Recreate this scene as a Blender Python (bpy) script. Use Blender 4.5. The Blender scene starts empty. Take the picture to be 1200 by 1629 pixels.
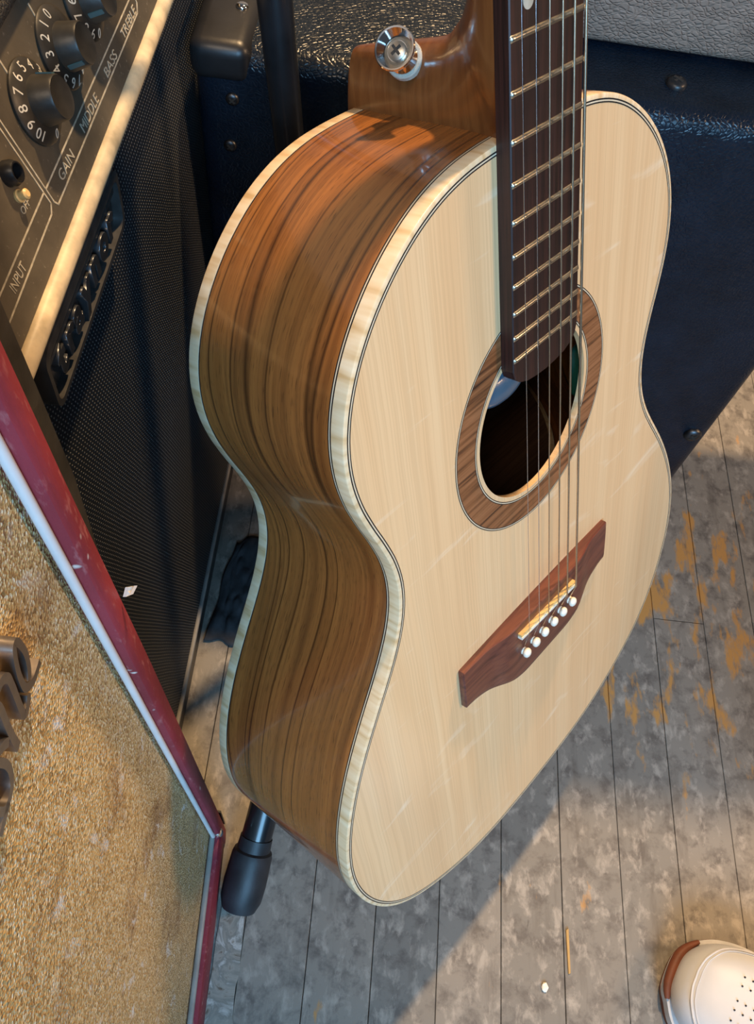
import bpy, bmesh, math, random
from mathutils import Vector, Matrix, noise
random.seed(7)
D = bpy.data
SC = bpy.context.scene
COL = SC.collection
V = Vector
# ------------------------------------------------------------------ camera
cam = D.objects.new('camera', D.cameras.new('camera'))
COL.objects.link(cam)
RW = ((0.99222, 0.07684, 0.09791), (0.11569, -0.85953, -0.49782), (0.0459, 0.50528, -0.86174))
cam.matrix_world = Matrix(((RW[0][0], -RW[1][0], -RW[2][0], 0.0),
                           (RW[0][1], -RW[1][1], -RW[2][1], 0.0),
                           (RW[0][2], -RW[1][2], -RW[2][2], 0.80), (0, 0, 0, 1)))
cam.data.sensor_fit = 'VERTICAL'
cam.data.sensor_height = 36.0
cam.data.lens = 36.0 * 1306.1 / 1629.0
cam.data.clip_start = 0.01
SC.camera = cam
# ------------------------------------------------------------------ world, lights, exposure
SC.view_settings.view_transform = 'Standard'
SC.view_settings.look = 'None'
SC.view_settings.gamma = 1.0
SC.view_settings.use_curve_mapping = False
SC.view_settings.exposure = 0.12
W = D.worlds.new('room_ambient'); SC.world = W
W.use_nodes = True
W.node_tree.nodes['Background'].inputs[0].default_value = (0.62, 0.72, 0.90, 1)
W.node_tree.nodes['Background'].inputs[1].default_value = 0.07


def lamp(name, kind, loc, target, color, energy, size=None, sizey=None):
    l = D.lights.new(name, kind)
    l.color = color
    l.energy = energy
    if kind == 'AREA':
        l.shape = 'RECTANGLE' if sizey else 'DISK'
        l.size = size
        if sizey:
            l.size_y = sizey
    else:
        l.shadow_soft_size = size
    o = D.objects.new(name, l)
    COL.objects.link(o)
    o.location = loc
    o.rotation_euler = (V(target) - V(loc)).to_track_quat('-Z', 'Y').to_euler()
    return o


# a warm lamp hanging beyond the guitar, a warm lamp to the right, daylight from a window behind the photographer
lamp('ceiling_lamp', 'AREA', (0.22, 1.30, 2.35), (0.05, 0.25, 0.3), (1.0, 0.66, 0.34), 58, 0.10)
lamp('side_lamp', 'AREA', (2.3, 0.15, 1.75), (0.1, 0.2, 0.3), (1.0, 0.64, 0.36), 26, 0.5)
lamp('fill_light', 'AREA', (-0.42, -0.9, 2.2), (0.1, 0.2, 0.4), (1.0, 0.80, 0.60), 11, 0.45)  # added fill from behind left to warm the koa side, no lamp known there
lamp('window_daylight', 'AREA', (0.60, -2.25, 1.85), (0.15, 0.3, 0.3), (0.28, 0.62, 1.0), 94, 1.3, 1.2)

# ------------------------------------------------------------------ material helpers


class NT:
    def __init__(s, name):
        s.m = D.materials.new(name)
        s.m.use_nodes = True
        s.t = s.m.node_tree
        s.b = s.t.nodes['Principled BSDF']

    def n(s, kind, **kw):
        nd = s.t.nodes.new(kind)
        for k, v in kw.items():
            if k.startswith('i_'):
                key = k[2:]
                key = int(key) if key.isdigit() else key.replace('_', ' ')
                if isinstance(v, bpy.types.NodeSocket):
                    s.t.links.new(v, nd.inputs[key])
                else:
                    nd.inputs[key].default_value = v
            else:
                setattr(nd, k, v)
        return nd

    def coord(s, kind='Object', scale=(1, 1, 1), rot=(0, 0, 0), loc=(0, 0, 0)):
        c = s.n('ShaderNodeTexCoord')
        mp = s.n('ShaderNodeMapping', i_Scale=scale, i_Rotation=rot, i_Location=loc)
        s.t.links.new(c.outputs[kind], mp.inputs[0])
        return mp.outputs[0]

    def noise(s, vec, scale, detail=3, rough=0.55, dist=0.0):
        return s.n('ShaderNodeTexNoise', i_Vector=vec, i_Scale=scale, i_Detail=detail, i_Roughness=rough,
                   i_Distortion=dist).outputs[0]

    def ramp(s, fac, stops, interp='LINEAR'):
        r = s.n('ShaderNodeValToRGB', i_Fac=fac)
        r.color_ramp.interpolation = interp
        e = r.color_ramp.elements
        while len(e) < len(stops):
            e.new(0.5)
        for el, (p, c) in zip(e, stops):
            el.position = p
            el.color = (*c, 1) if len(c) == 3 else c
        return r.outputs[0]

    def mix(s, f, a, b, mode='MIX'):
        m = s.n('ShaderNodeMix', data_type='RGBA', blend_type=mode)
        for sock, val in ((m.inputs[0], f), (m.inputs[6], a), (m.inputs[7], b)):
            if isinstance(val, bpy.types.NodeSocket):
                s.t.links.new(val, sock)
            else:
                sock.default_value = val if not isinstance(val, tuple) or len(val) == 4 else (*val, 1)
        return m.outputs[2]

    def math(s, op, a, b=0.0, c=0.0):
        m = s.n('ShaderNodeMath', operation=op)
        for i, v in enumerate((a, b, c)):
            if isinstance(v, bpy.types.NodeSocket):
                s.t.links.new(v, m.inputs[i])
            else:
                m.inputs[i].default_value = v
        return m.outputs[0]

    def sep(s, vec):
        x = s.n('ShaderNodeSeparateXYZ')
        s.t.links.new(vec, x.inputs[0])
        return x.outputs

    def bump(s, h, strength=0.3, dist=0.001):
        b = s.n('ShaderNodeBump', i_Height=h, i_Strength=strength, i_Distance=dist)
        s.t.links.new(b.outputs[0], s.b.inputs['Normal'])

    def set(s, color=None, rough=None, metal=None, coat=None, spec=None, coatr=None):
        for k, v in (('Base Color', color), ('Roughness', rough), ('Metallic', metal), ('Coat Weight', coat),
                     ('Specular IOR Level', spec), ('Coat Roughness', coatr)):
            if v is None:
                continue
            if isinstance(v, bpy.types.NodeSocket):
                s.t.links.new(v, s.b.inputs[k])
            elif isinstance(v, tuple):
                s.b.inputs[k].default_value = (*v, 1)
            else:
                s.b.inputs[k].default_value = v
        return s.m


def plain(name, color, rough=0.5, metal=0.0, coat=0.0, var=0.12, scale=60, bump=0.0):
    t = NT(name)
    v = t.coord()
    nz = t.noise(v, scale, 4)
    c = t.ramp(nz, [(0.3, tuple(x * (1 - var) for x in color)), (0.7, tuple(min(1, x * (1 + var)) for x in color))])
    t.set(c, rough, metal, coat)
    if bump:
        t.bump(t.noise(v, scale * 6, 3), bump, 0.0006)
    return t.m


# ---- guitar woods
def m_spruce():
    t = NT('spruce_top')
    v = t.coord('Object')
    x, y, z = t.sep(v)
    warp = t.math('MULTIPLY', t.math('SUBTRACT', t.noise(v, 9, 2), 0.5), 0.006)
    xx = t.math('ADD', x, warp)
    comb = t.n('ShaderNodeCombineXYZ', i_X=t.math('MULTIPLY', xx, 900.0), i_Y=t.math('MULTIPLY', y, 4.0), i_Z=0.0).outputs[0]
    line = t.noise(comb, 1.0, 2)
    comb2 = t.n('ShaderNodeCombineXYZ', i_X=t.math('MULTIPLY', xx, 46.0), i_Y=t.math('MULTIPLY', y, 1.6), i_Z=0.0).outputs[0]
    band = t.noise(comb2, 1.0, 2)
    c = t.ramp(band, [(0.25, (0.77, 0.475, 0.235)), (0.5, (0.83, 0.54, 0.28)), (0.75, (0.87, 0.61, 0.34))])
    c = t.mix(t.math('MULTIPLY', t.ramp(line, [(0.42, (1, 1, 1)), (0.56, (0, 0, 0))]), 0.30), c, (0.60, 0.37, 0.18))
    # pale silk figure running across the grain
    sv = t.coord('Object', (14, 60, 1), (0, 0, 0.55))
    silk = t.ramp(t.noise(sv, 1.0, 3, 0.6, 0.6), [(0.60, (0, 0, 0)), (0.74, (1, 1, 1))])
    c = t.mix(t.math('MULTIPLY', silk, 0.55), c, (0.93, 0.77, 0.56))
    t.set(c, 0.34, coat=0.45, coatr=0.14)
    t.bump(line, 0.08, 0.0003)
    return t.m


def m_koa():
    t = NT('koa_side')
    c0 = t.n('ShaderNodeUVMap')
    u, w, _ = t.sep(c0.outputs[0])          # u along the side, w depth (metres)
    wob = t.n('ShaderNodeCombineXYZ', i_X=t.math('MULTIPLY', u, 3.2), i_Y=t.math('MULTIPLY', w, 12.0), i_Z=0.0).outputs[0]
    ww = t.math('ADD', w, t.math('MULTIPLY', t.math('SUBTRACT', t.noise(wob, 1.0, 2), 0.5), 0.030))
    g1 = t.n('ShaderNodeCombineXYZ', i_X=t.math('MULTIPLY', u, 1.5), i_Y=t.math('MULTIPLY', ww, 44.0), i_Z=0.0).outputs[0]
    big = t.noise(g1, 1.0, 3, 0.55)
    g2 = t.n('ShaderNodeCombineXYZ', i_X=t.math('MULTIPLY', u, 6.0), i_Y=t.math('MULTIPLY', ww, 420.0), i_Z=3.0).outputs[0]
    fine = t.noise(g2, 1.0, 4, 0.6)
    g3 = t.n('ShaderNodeCombineXYZ', i_X=t.math('MULTIPLY', u, 110.0), i_Y=t.math('MULTIPLY', ww, 1500.0), i_Z=7.0).outputs[0]
    pore = t.noise(g3, 1.0, 2, 0.5)
    c = t.ramp(big, [(0.26, (0.045, 0.013, 0.004)), (0.37, (0.19, 0.060, 0.014)), (0.50, (0.37, 0.134, 0.032)),
                     (0.62, (0.25, 0.088, 0.022)), (0.78, (0.45, 0.182, 0.048))])
    c = t.mix(t.ramp(fine, [(0.34, (0.5, 0.5, 0.5)), (0.55, (0, 0, 0))]), c, (0.12, 0.044, 0.014))
    # a few long dark ink lines
    g4 = t.n('ShaderNodeCombineXYZ', i_X=t.math('MULTIPLY', u, 0.7), i_Y=t.math('MULTIPLY', ww, 50.0), i_Z=11.0).outputs[0]
    ink = t.ramp(t.math('ABSOLUTE', t.math('SUBTRACT', t.noise(g4, 1.0, 1, 0.4), 0.5)), [(0.0, (1, 1, 1)), (0.026, (0, 0, 0))])
    c = t.mix(t.math('MULTIPLY', ink, 0.8), c, (0.025, 0.008, 0.004))
    c = t.mix(t.ramp(pore, [(0.30, (0.6, 0.6, 0.6)), (0.42, (0, 0, 0))]), c, (0.055, 0.02, 0.008))
    t.set(c, 0.25, coat=0.6, coatr=0.08)
    t.bump(fine, 0.05, 0.0003)
    return t.m


def m_flame():
    t = NT('flamed_maple_binding')
    c0 = t.n('ShaderNodeUVMap')
    u, w, _ = t.sep(c0.outputs[0])
    g = t.n('ShaderNodeCombineXYZ', i_X=t.math('MULTIPLY', u, 210.0), i_Y=t.math('MULTIPLY', w, 25.0), i_Z=0.0).outputs[0]
    nz = t.noise(g, 1.0, 2, 0.5)
    c = t.ramp(nz, [(0.30, (0.66, 0.43, 0.20)), (0.48, (0.82, 0.61, 0.36)), (0.68, (0.91, 0.74, 0.50))])
    t.set(c, 0.28, coat=0.5, coatr=0.1)
    return t.m


def m_zebra(name, axis_scale, cols, rough=0.35, coat=0.3):
    t = NT(name)
    v = t.coord('Object', axis_scale)
    a = t.noise(v, 1.0, 4, 0.6, 0.3)
    c = t.ramp(a, [(0.30, cols[0]), (0.46, cols[1]), (0.60, cols[2]), (0.75, cols[1])])
    t.set(c, rough, coat=coat, coatr=0.15)
    t.bump(a, 0.06, 0.0003)
    return t.m


def m_leather(name, color, scale=420, strength=0.55, rough=0.38, stretch=(1, 1, 1)):
    t = NT(name)
    v = t.coord('Object', stretch)
    vo = t.n('ShaderNodeTexVoronoi', i_Vector=t.n('ShaderNodeVectorMath', operation='ADD', i_0=v, i_1=t.n(
        'ShaderNodeVectorMath', operation='SCALE', i_0=t.n('ShaderNodeTexNoise', i_Vector=v, i_Scale=90.0).outputs[1],
        i_Scale=0.006).outputs[0]).outputs[0], i_Scale=float(scale), feature='DISTANCE_TO_EDGE')
    h = t.ramp(vo.outputs[0], [(0.0, (0, 0, 0)), (0.22, (1, 1, 1))])
    n2 = t.noise(v, 35, 4)
    c = t.ramp(n2, [(0.3, tuple(x * 0.7 for x in color)), (0.7, tuple(x * 1.25 for x in color))])
    t.set(c, rough, spec=0.32)
    t.bump(t.math('ADD', h, t.math('MULTIPLY', n2, 0.8)), strength, 0.0008)
    return t.m


def m_grille_black():
    t = NT('black_grille_cloth')
    v = t.coord('Object')
    x, y, z = t.sep(v)
    warp = t.math('MULTIPLY', t.math('SUBTRACT', t.noise(v, 14, 2), 0.5), 0.004)
    zz = t.math('ADD', z, warp)
    rows = t.math('SINE', t.math('MULTIPLY', zz, 2 * math.pi / 0.0034))
    dash = t.math('SINE', t.math('ADD', t.math('MULTIPLY', y, 2 * math.pi / 0.0027), t.math('MULTIPLY', zz, 900.0)))
    f = t.math('MULTIPLY', t.math('SMOOTH_MAX', rows, 0.0, 0.2), t.math('SMOOTH_MAX', dash, 0.0, 0.3))
    c = t.mix(f, (0.008, 0.013, 0.020), (0.30, 0.29, 0.27))
    t.set(c, 0.62)
    t.bump(f, 0.6, 0.0008)
    return t.m


def m_grille_gold():
    t = NT('gold_flecked_grille_cloth')
    v = t.coord('Object')
    vo = t.n('ShaderNodeTexVoronoi', i_Vector=v, i_Scale=900.0)
    fine = t.ramp(t.sep(vo.outputs[1])[0], [(0.0, (0.30, 0.165, 0.045)), (0.35, (0.64, 0.41, 0.145)),
                                            (0.75, (0.82, 0.59, 0.27)), (1.0, (0.97, 0.86, 0.62))])
    blot = t.ramp(t.noise(v, 22, 5, 0.65), [(0.30, (0.30, 0.155, 0.045)), (0.44, (1, 1, 1))])
    c = t.mix(0.55, fine, t.mix(1.0, fine, blot, 'MULTIPLY'))
    fl = t.math('MULTIPLY', t.ramp(t.noise(t.coord('Object', (1, 1, 0.6)), 105, 3, 0.6, 0.4), [(0.57, (0, 0, 0)), (0.66, (1, 1, 1))]),
                t.ramp(t.noise(v, 20, 3), [(0.45, (0, 0, 0)), (0.60, (1, 1, 1))]))
    c = t.mix(fl, c, (0.88, 0.82, 0.74))
    t.set(c, 0.5, spec=0.6)
    t.bump(t.math('ADD', vo.outputs[0], t.math('MULTIPLY', t.noise(v, 300, 2), 0.7)), 0.85, 0.0015)
    return t.m


def m_red_cloth():
    t = NT('worn_red_vinyl')
    v = t.coord('Object')
    a = t.noise(t.coord('Object', (1, 1, 0.35)), 260, 4, 0.6)
    b = t.noise(v, 16, 4)
    c = t.ramp(b, [(0.3, (0.20, 0.016, 0.030)), (0.7, (0.32, 0.034, 0.056))])
    c = t.mix(t.ramp(a, [(0.58, (0, 0, 0)), (0.75, (0.6, 0.6, 0.6))]), c, (0.52, 0.20, 0.20))
    s = t.ramp(t.noise(v, 75, 2), [(0.72, (0, 0, 0)), (0.76, (1, 1, 1))])
    c = t.mix(s, c, (0.75, 0.66, 0.6))
    t.set(c, 0.55)
    t.bump(a, 0.5, 0.0008)
    return t.m


def m_panel():
    t = NT('dusty_black_control_panel')
    v = t.coord('Object')
    a = t.noise(v, 18, 6, 0.65)
    b = t.noise(v, 500, 2)
    c = t.ramp(a, [(0.3, (0.045, 0.038, 0.028)), (0.7, (0.13, 0.108, 0.075))])
    c = t.mix(t.ramp(b, [(0.66, (0, 0, 0)), (0.75, (0.6, 0.6, 0.6))]), c, (0.25, 0.22, 0.17))
    t.set(c, 0.6)
    return t.m


def m_floor():
    t = NT('worn_painted_floorboard')
    v = t.coord('Object')
    oi = t.n('ShaderNodeObjectInfo')
    base = t.ramp(oi.outputs['Random'], [(0.0, (0.205, 0.188, 0.162)), (0.5, (0.24, 0.216, 0.184)), (1.0, (0.275, 0.244, 0.204))])
    st = t.coord('Object', (60, 9, 1))
    a = t.noise(v, 48, 7, 0.68, 0.15)
    c = t.mix(t.ramp(a, [(0.36, (0.85, 0.85, 0.85)), (0.52, (0, 0, 0))]), base, (0.115, 0.10, 0.088))
    c = t.mix(t.ramp(t.noise(t.coord('Object', (1, .6, 1)), 75, 6, 0.65, 0.25), [(0.52, (0, 0, 0)), (0.66, (0.85, 0.85, 0.85))]), c, (0.40, 0.355, 0.30))
    g = t.noise(st, 1.0, 5, 0.6)
    c = t.mix(t.ramp(g, [(0.30, (0.5, 0.5, 0.5)), (0.45, (0, 0, 0))]), c, (0.09, 0.075, 0.062))
    # paint worn through to orange wood, towards the right where people walk
    x, y, z = t.sep(v)
    d = t.n('ShaderNodeVectorMath', operation='DISTANCE', i_0=v, i_1=(0.40, 0.40, 0.0)).outputs['Value']
    near = t.ramp(d, [(0.06, (1, 1, 1)), (0.26, (0, 0, 0))])
    wearn = t.noise(t.coord('Object', (48, 16, 1)), 1.0, 5, 0.6)
    worn = t.ramp(t.math('ADD', wearn, t.math('MULTIPLY', near, 0.15)), [(0.66, (0, 0, 0)), (0.74, (1, 1, 1))])
    c = t.mix(worn, c, (0.50, 0.255, 0.075))
    # a few knocks down to dark wood
    k = t.ramp(t.noise(t.coord('Object', (60, 22, 1)), 1.0, 4, 0.6, 0.1), [(0.71, (0, 0, 0)), (0.75, (0.8, 0.8, 0.8))])
    c = t.mix(k, c, (0.05, 0.045, 0.042))
    t.set(c, 0.52)
    t.bump(t.math('ADD', a, g), 0.28, 0.0012)
    return t.m


M = {}
M['spruce'] = m_spruce()
M['koa'] = m_koa()
M['flame'] = m_flame()
M['zebra'] = m_zebra('zebrawood_rosette', (9, 330, 1), [(0.028, 0.009, 0.004), (0.21, 0.078, 0.026), (0.31, 0.128, 0.050)], 0.4, 0.1)
M['rosewood'] = m_zebra('dark_rosewood', (420, 10, 420), [(0.007, 0.003, 0.003), (0.018, 0.006, 0.005), (0.038, 0.012, 0.009)], 0.45, 0.0)
M['bridge'] = m_zebra('red_rosewood', (14, 300, 300), [(0.060, 0.016, 0.012), (0.115, 0.031, 0.022), (0.165, 0.048, 0.028)], 0.36, 0.2)
M['mahogany'] = m_zebra('mahogany_neck', (240, 14, 240), [(0.125, 0.040, 0.010), (0.155, 0.051, 0.013), (0.19, 0.066, 0.017)], 0.28, 0.5)
M['darkwood'] = m_zebra('dark_interior_wood', (14, 300, 300), [(0.05, 0.025, 0.014), (0.09, 0.045, 0.026), (0.13, 0.07, 0.04)], 0.6, 0)
M['blackline'] = plain('black_fibre_line', (0.012, 0.011, 0.011), 0.4, 0, 0.3)
M['creamline'] = plain('cream_fibre_line', (0.72, 0.60, 0.42), 0.35, 0, 0.3)
M['nickel'] = plain('nickel_fret_wire', (0.62, 0.56, 0.45), 0.28, 1.0, 0, 0.05)
M['steel'] = plain('plain_steel_string', (0.72, 0.72, 0.74), 0.2, 1.0, 0, 0.05)
M['bronze'] = plain('wound_bronze_string', (0.62, 0.50, 0.36), 0.3, 1.0, 0, 0.1, 900)
M['chrome'] = plain('polished_chrome', (0.80, 0.78, 0.75), 0.09, 1.0, 0, 0.03)
M['screwsteel'] = plain('dull_screw_steel', (0.48, 0.44, 0.37), 0.38, 1.0)
M['darkscrew'] = plain('blackened_screw', (0.10, 0.10, 0.105), 0.4, 1.0)
M['felt'] = plain('white_felt', (0.46, 0.41, 0.33), 0.9, 0, 0, 0.15, 300, 0.4)
M['bone'] = plain('ivory_bone', (0.86, 0.82, 0.70), 0.3, 0, 0.3, 0.05)
M['bone_worn'] = plain('yellowed_bone', (0.74, 0.52, 0.22), 0.4, 0, 0.2, 0.1)
M['pearl'] = plain('pearl_inlay', (0.42, 0.39, 0.32), 0.25, 0, 0.5, 0.2, 120)
M['leather'] = m_leather('black_pebbled_vinyl', (0.006, 0.012, 0.022), 330, 0.33, 0.29)
M['greytolex'] = m_leather('taupe_grey_tolex', (0.27, 0.195, 0.15), 420, 0.8, 0.6, (0.55, 1, 1))
M['greycarpet'] = m_leather('dusty_grey_tolex', (0.075, 0.07, 0.062), 620, 1.0, 0.8)
M['blackplastic'] = plain('black_plastic', (0.013, 0.013, 0.014), 0.38, 0, 0, 0.3, 40, 0.1)
M['dustyplastic'] = plain('dusty_black_plastic', (0.030, 0.027, 0.022), 0.42, 0, 0, 0.5, 70, 0.1)
M['badgeplastic'] = plain('scuffed_black_badge', (0.050, 0.048, 0.046), 0.35, 0, 0, 0.3, 120)
M['badgesilver'] = plain('worn_dark_chrome', (0.20, 0.21, 0.23), 0.28, 0.85, 0, 0.3, 120)
M['rubber'] = plain('black_rubber', (0.022, 0.023, 0.026), 0.5, 0, 0, 0.4, 60, 0.2)
M['tube'] = plain('black_enamel_tube', (0.010, 0.011, 0.013), 0.3, 0, 0.2, 0.3, 60)
M['blackgrille'] = m_grille_black()
M['goldgrille'] = m_grille_gold()
M['red'] = m_red_cloth()
M['piping'] = plain('aged_cream_piping', (0.70, 0.56, 0.35), 0.45, 0, 0, 0.35, 60, 0.15)
M['whitepiping'] = plain('white_piping', (0.72, 0.72, 0.72), 0.35, 0, 0, 0.06, 60)
M['greypiping'] = plain('dirty_grey_piping', (0.30, 0.29, 0.27), 0.4, 0, 0, 0.2, 60)
M['panel'] = m_panel()
M['print'] = plain('faded_cream_print', (0.50, 0.45, 0.34), 0.6, 0, 0, 0.3, 300)
M['printwhite'] = plain('dial_print', (0.66, 0.62, 0.52), 0.6, 0, 0, 0.2, 300)
M['bluestripe'] = plain('teal_pointer_stripe', (0.05, 0.11, 0.12), 0.4)
M['floor'] = m_floor()
M['subfloor'] = plain('dark_subfloor', (0.09, 0.08, 0.07), 0.9)
M['whiteleather'] = plain('white_shoe_leather', (0.60, 0.61, 0.63), 0.42, 0, 0, 0.04, 30, 0.08)
M['sole'] = plain('brown_shoe_sole', (0.15, 0.042, 0.016), 0.6, 0, 0, 0.15, 90)
M['welt'] = plain('grey_white_midsole', (0.55, 0.55, 0.55), 0.5)
M['thread'] = plain('pale_thread', (0.60, 0.58, 0.56), 0.7)
M['hole'] = plain('perforation_dark', (0.03, 0.025, 0.02), 0.9)
M['denim'] = plain('dark_trouser_cloth', (0.035, 0.042, 0.06), 0.9, 0, 0, 0.3, 200, 0.3)
M['teal'] = plain('teal_plastic', (0.02, 0.16, 0.14), 0.3, 0, 0.3)
M['blue_highlight'] = plain('blue_highlight_plastic', (0.06, 0.11, 0.16), 0.3, 0, 0.3)  # bluish window highlight on dark plastic, put into the base colour
M['paper'] = plain('torn_paper', (0.55, 0.52, 0.47), 0.8)
M['rag'] = plain('dark_dusty_cloth', (0.050, 0.052, 0.058), 0.85, 0, 0, 0.6, 35, 0.5)
M['brass'] = plain('tarnished_brass', (0.42, 0.30, 0.11), 0.35, 1.0)


def m_marble():
    t = NT('marbled_lino')
    v = t.coord('Object')
    a = t.noise(v, 42, 5, 0.6, 1.6)
    c = t.ramp(a, [(0.32, (0.10, 0.06, 0.035)), (0.42, (0.34, 0.31, 0.26)), (0.52, (0.22, 0.21, 0.18)), (0.62, (0.55, 0.52, 0.47)), (0.72, (0.26, 0.22, 0.17))])
    t.set(c, 0.45)
    t.bump(a, 0.3, 0.001)
    return t.m


M['marble'] = m_marble()

# ------------------------------------------------------------------ geometry helpers


def mesh_obj(name, verts, faces, mat, parent=None, smooth=False, uvs=None, mats=None, fmat=None):
    me = D.meshes.new(name)
    me.from_pydata([tuple(v) for v in verts], [], faces)
    for m in (mats or [mat]):
        me.materials.append(m)
    if fmat:
        for p, i in zip(me.polygons, fmat):
            p.material_index = i
    if uvs:
        ul = me.uv_layers.new(name='UVMap')
        for lp in me.loops:
            ul.data[lp.index].uv = uvs[lp.vertex_index]
    bm = bmesh.new(); bm.from_mesh(me)
    bmesh.ops.recalc_face_normals(bm, faces=bm.faces)
    bm.to_mesh(me); bm.free()
    if smooth:
        me.shade_smooth()
        if smooth != 'all':
            me.set_sharp_from_angle(angle=math.radians(38))
    o = D.objects.new(name, me)
    COL.objects.link(o)
    if parent:
        o.parent = parent
    return o


def empty(name, label=None, cat=None, loc=(0, 0, 0), group=None):
    o = D.objects.new(name, None)
    o.empty_display_size = 0.05
    COL.objects.link(o)
    o.location = loc
    tag(o, label, cat, group)
    return o


def tag(o, label=None, cat=None, group=None, kind=None):
    for k, v in (('label', label), ('category', cat), ('group', group), ('kind', kind)):
        if v:
            o[k] = v
    return o


class MB:
    def __init__(s):
        s.v = []; s.f = []; s.uv = []

    def add(s, vs, fs):
        b = len(s.v)
        s.v += [tuple(v) for v in vs]
        s.f += [tuple(i + b for i in f) for f in fs]

    def box(s, lo, hi, mat=None):
        x0, y0, z0 = lo; x1, y1, z1 = hi
        vs = [V((x, y, z)) for x in (x0, x1) for y in (y0, y1) for z in (z0, z1)]
        if mat:
            vs = [mat @ v for v in vs]
        s.add(vs, [(0, 1, 3, 2), (4, 6, 7, 5), (0, 4, 5, 1), (2, 3, 7, 6), (0, 2, 6, 4), (1, 5, 7, 3)])

    def tube(s, pts, r, n=10, cap=True, closed=False):
        pts = [V(p) for p in pts]
        rs = r if isinstance(r, (list, tuple)) else [r] * len(pts)
        rings = []
        up = None
        L = len(pts)
        for i, p in enumerate(pts):
            if closed:
                t = (pts[(i + 1) % L] - pts[i - 1]).normalized()
            else:
                t = (pts[min(i + 1, L - 1)] - pts[max(i - 1, 0)]).normalized()
            if up is None:
                up = V((0, 0, 1)) if abs(t.z) < 0.9 else V((1, 0, 0))
            a = t.cross(up).normalized(); b = a.cross(t).normalized(); up = b
            rings.append([p + (a * math.cos(k * 2 * math.pi / n) + b * math.sin(k * 2 * math.pi / n)) * rs[i] for k in range(n)])
        vs = [v for rg in rings for v in rg]
        fs = []
        for i in range(L if closed else L - 1):
            j = (i + 1) % L
            for k in range(n):
                fs.append((i * n + k, i * n + (k + 1) % n, j * n + (k + 1) % n, j * n + k))
        if cap and not closed:
            fs.append(tuple(range(n)))
            fs.append(tuple((L - 1) * n + k for k in range(n)))
        s.add(vs, fs)

    def lathe(s, prof, origin, axis, n=32):
        axis = V(axis).normalized(); o = V(origin)
        u = axis.orthogonal().normalized(); w = axis.cross(u)
        vs = []; fs = []
        for r, h in prof:
            vs += [o + axis * h + (u * math.cos(k * 2 * math.pi / n) + w * math.sin(k * 2 * math.pi / n)) * max(r, 1e-5) for k in range(n)]
        for i in range(len(prof) - 1):
            for k in range(n):
                fs.append((i * n + k, i * n + (k + 1) % n, (i + 1) * n + (k + 1) % n, (i + 1) * n + k))
        fs.append(tuple(range(n))); fs.append(tuple((len(prof) - 1) * n + k for k in range(n)))
        s.add(vs, fs)

    def obj(s, name, mat, parent=None, smooth=False):
        return mesh_obj(name, s.v, s.f, mat, parent, smooth)


def bevel_box(name, lo, hi, mat, parent=None, r=0.01, seg=4, sub=None):
    """a box with rounded edges; sub = number of cuts so that bumps can show"""
    bm = bmesh.new()
    bmesh.ops.create_cube(bm, size=1.0)
    for v in bm.verts:
        v.co = V([lo[i] + (v.co[i] + 0.5) * (hi[i] - lo[i]) for i in range(3)])
    bmesh.ops.bevel(bm, geom=bm.edges[:] + bm.verts[:], offset=r, segments=seg, profile=0.5, affect='EDGES')
    me = D.meshes.new(name); bm.to_mesh(me); bm.free()
    me.materials.append(mat); me.shade_smooth(); me.set_sharp_from_angle(angle=math.radians(40))
    o = D.objects.new(name, me); COL.objects.link(o)
    if parent:
        o.parent = parent
    return o


def text_obj(name, s, size, mat, frame, parent=None, extrude=0.0003, bevel=0.0, align='LEFT', shear=0.0, offset=0.0, spacing=1.0):
    cu = D.curves.new(name, 'FONT')
    cu.body = s; cu.size = size; cu.extrude = extrude; cu.bevel_depth = bevel; cu.align_x = align
    cu.shear = shear; cu.offset = offset; cu.space_character = spacing; cu.resolution_u = 4
    tmp = D.objects.new(name, cu); COL.objects.link(tmp)
    dg = bpy.context.evaluated_depsgraph_get()
    me = D.meshes.new_from_object(tmp.evaluated_get(dg))
    D.objects.remove(tmp); D.curves.remove(cu)
    me.transform(frame)
    me.materials.clear(); me.materials.append(mat)
    o = D.objects.new(name, me); COL.objects.link(o)
    if parent:
        o.parent = parent
    return o


def frame_of(o, x, y, z):
    x = V(x); y = V(y); z = V(z)
    return Matrix(((x.x, y.x, z.x, o[0]), (x.y, y.y, z.y, o[1]), (x.z, y.z, z.z, o[2]), (0, 0, 0, 1)))


def catmull(pts, per=4, closed=False):
    out = []
    n = len(pts)
    rng = range(n) if closed else range(n - 1)
    for i in rng:
        if closed:
            p = [V(pts[(i + k) % n]) for k in (-1, 0, 1, 2)]
        else:
            p = [V(pts[max(i - 1, 0)]), V(pts[i]), V(pts[i + 1]), V(pts[min(i + 2, n - 1)])]
        for k in range(per):
            t = k / per
            out.append(0.5 * ((2 * p[1]) + (p[2] - p[0]) * t + (2 * p[0] - 5 * p[1] + 4 * p[2] - p[3]) * t * t +
                              (3 * p[1] - p[0] - 3 * p[2] + p[3]) * t ** 3))
    if not closed:
        out.append(V(pts[-1]))
    return out


# ================================================================== SETTING: floor of narrow painted boards
BX0, BW = -0.0395, 0.0562
mb = MB(); mb.box((-1.0, -1.6, -0.04), (1.6, 2.4, -0.021))
floor = mb.obj('floor', M['subfloor']); tag(floor, kind='structure')
def wall(name, lo, hi):
    m = MB(); m.box(lo, hi)
    tag(m.obj(name, M['plaster']), kind='structure')


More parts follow.
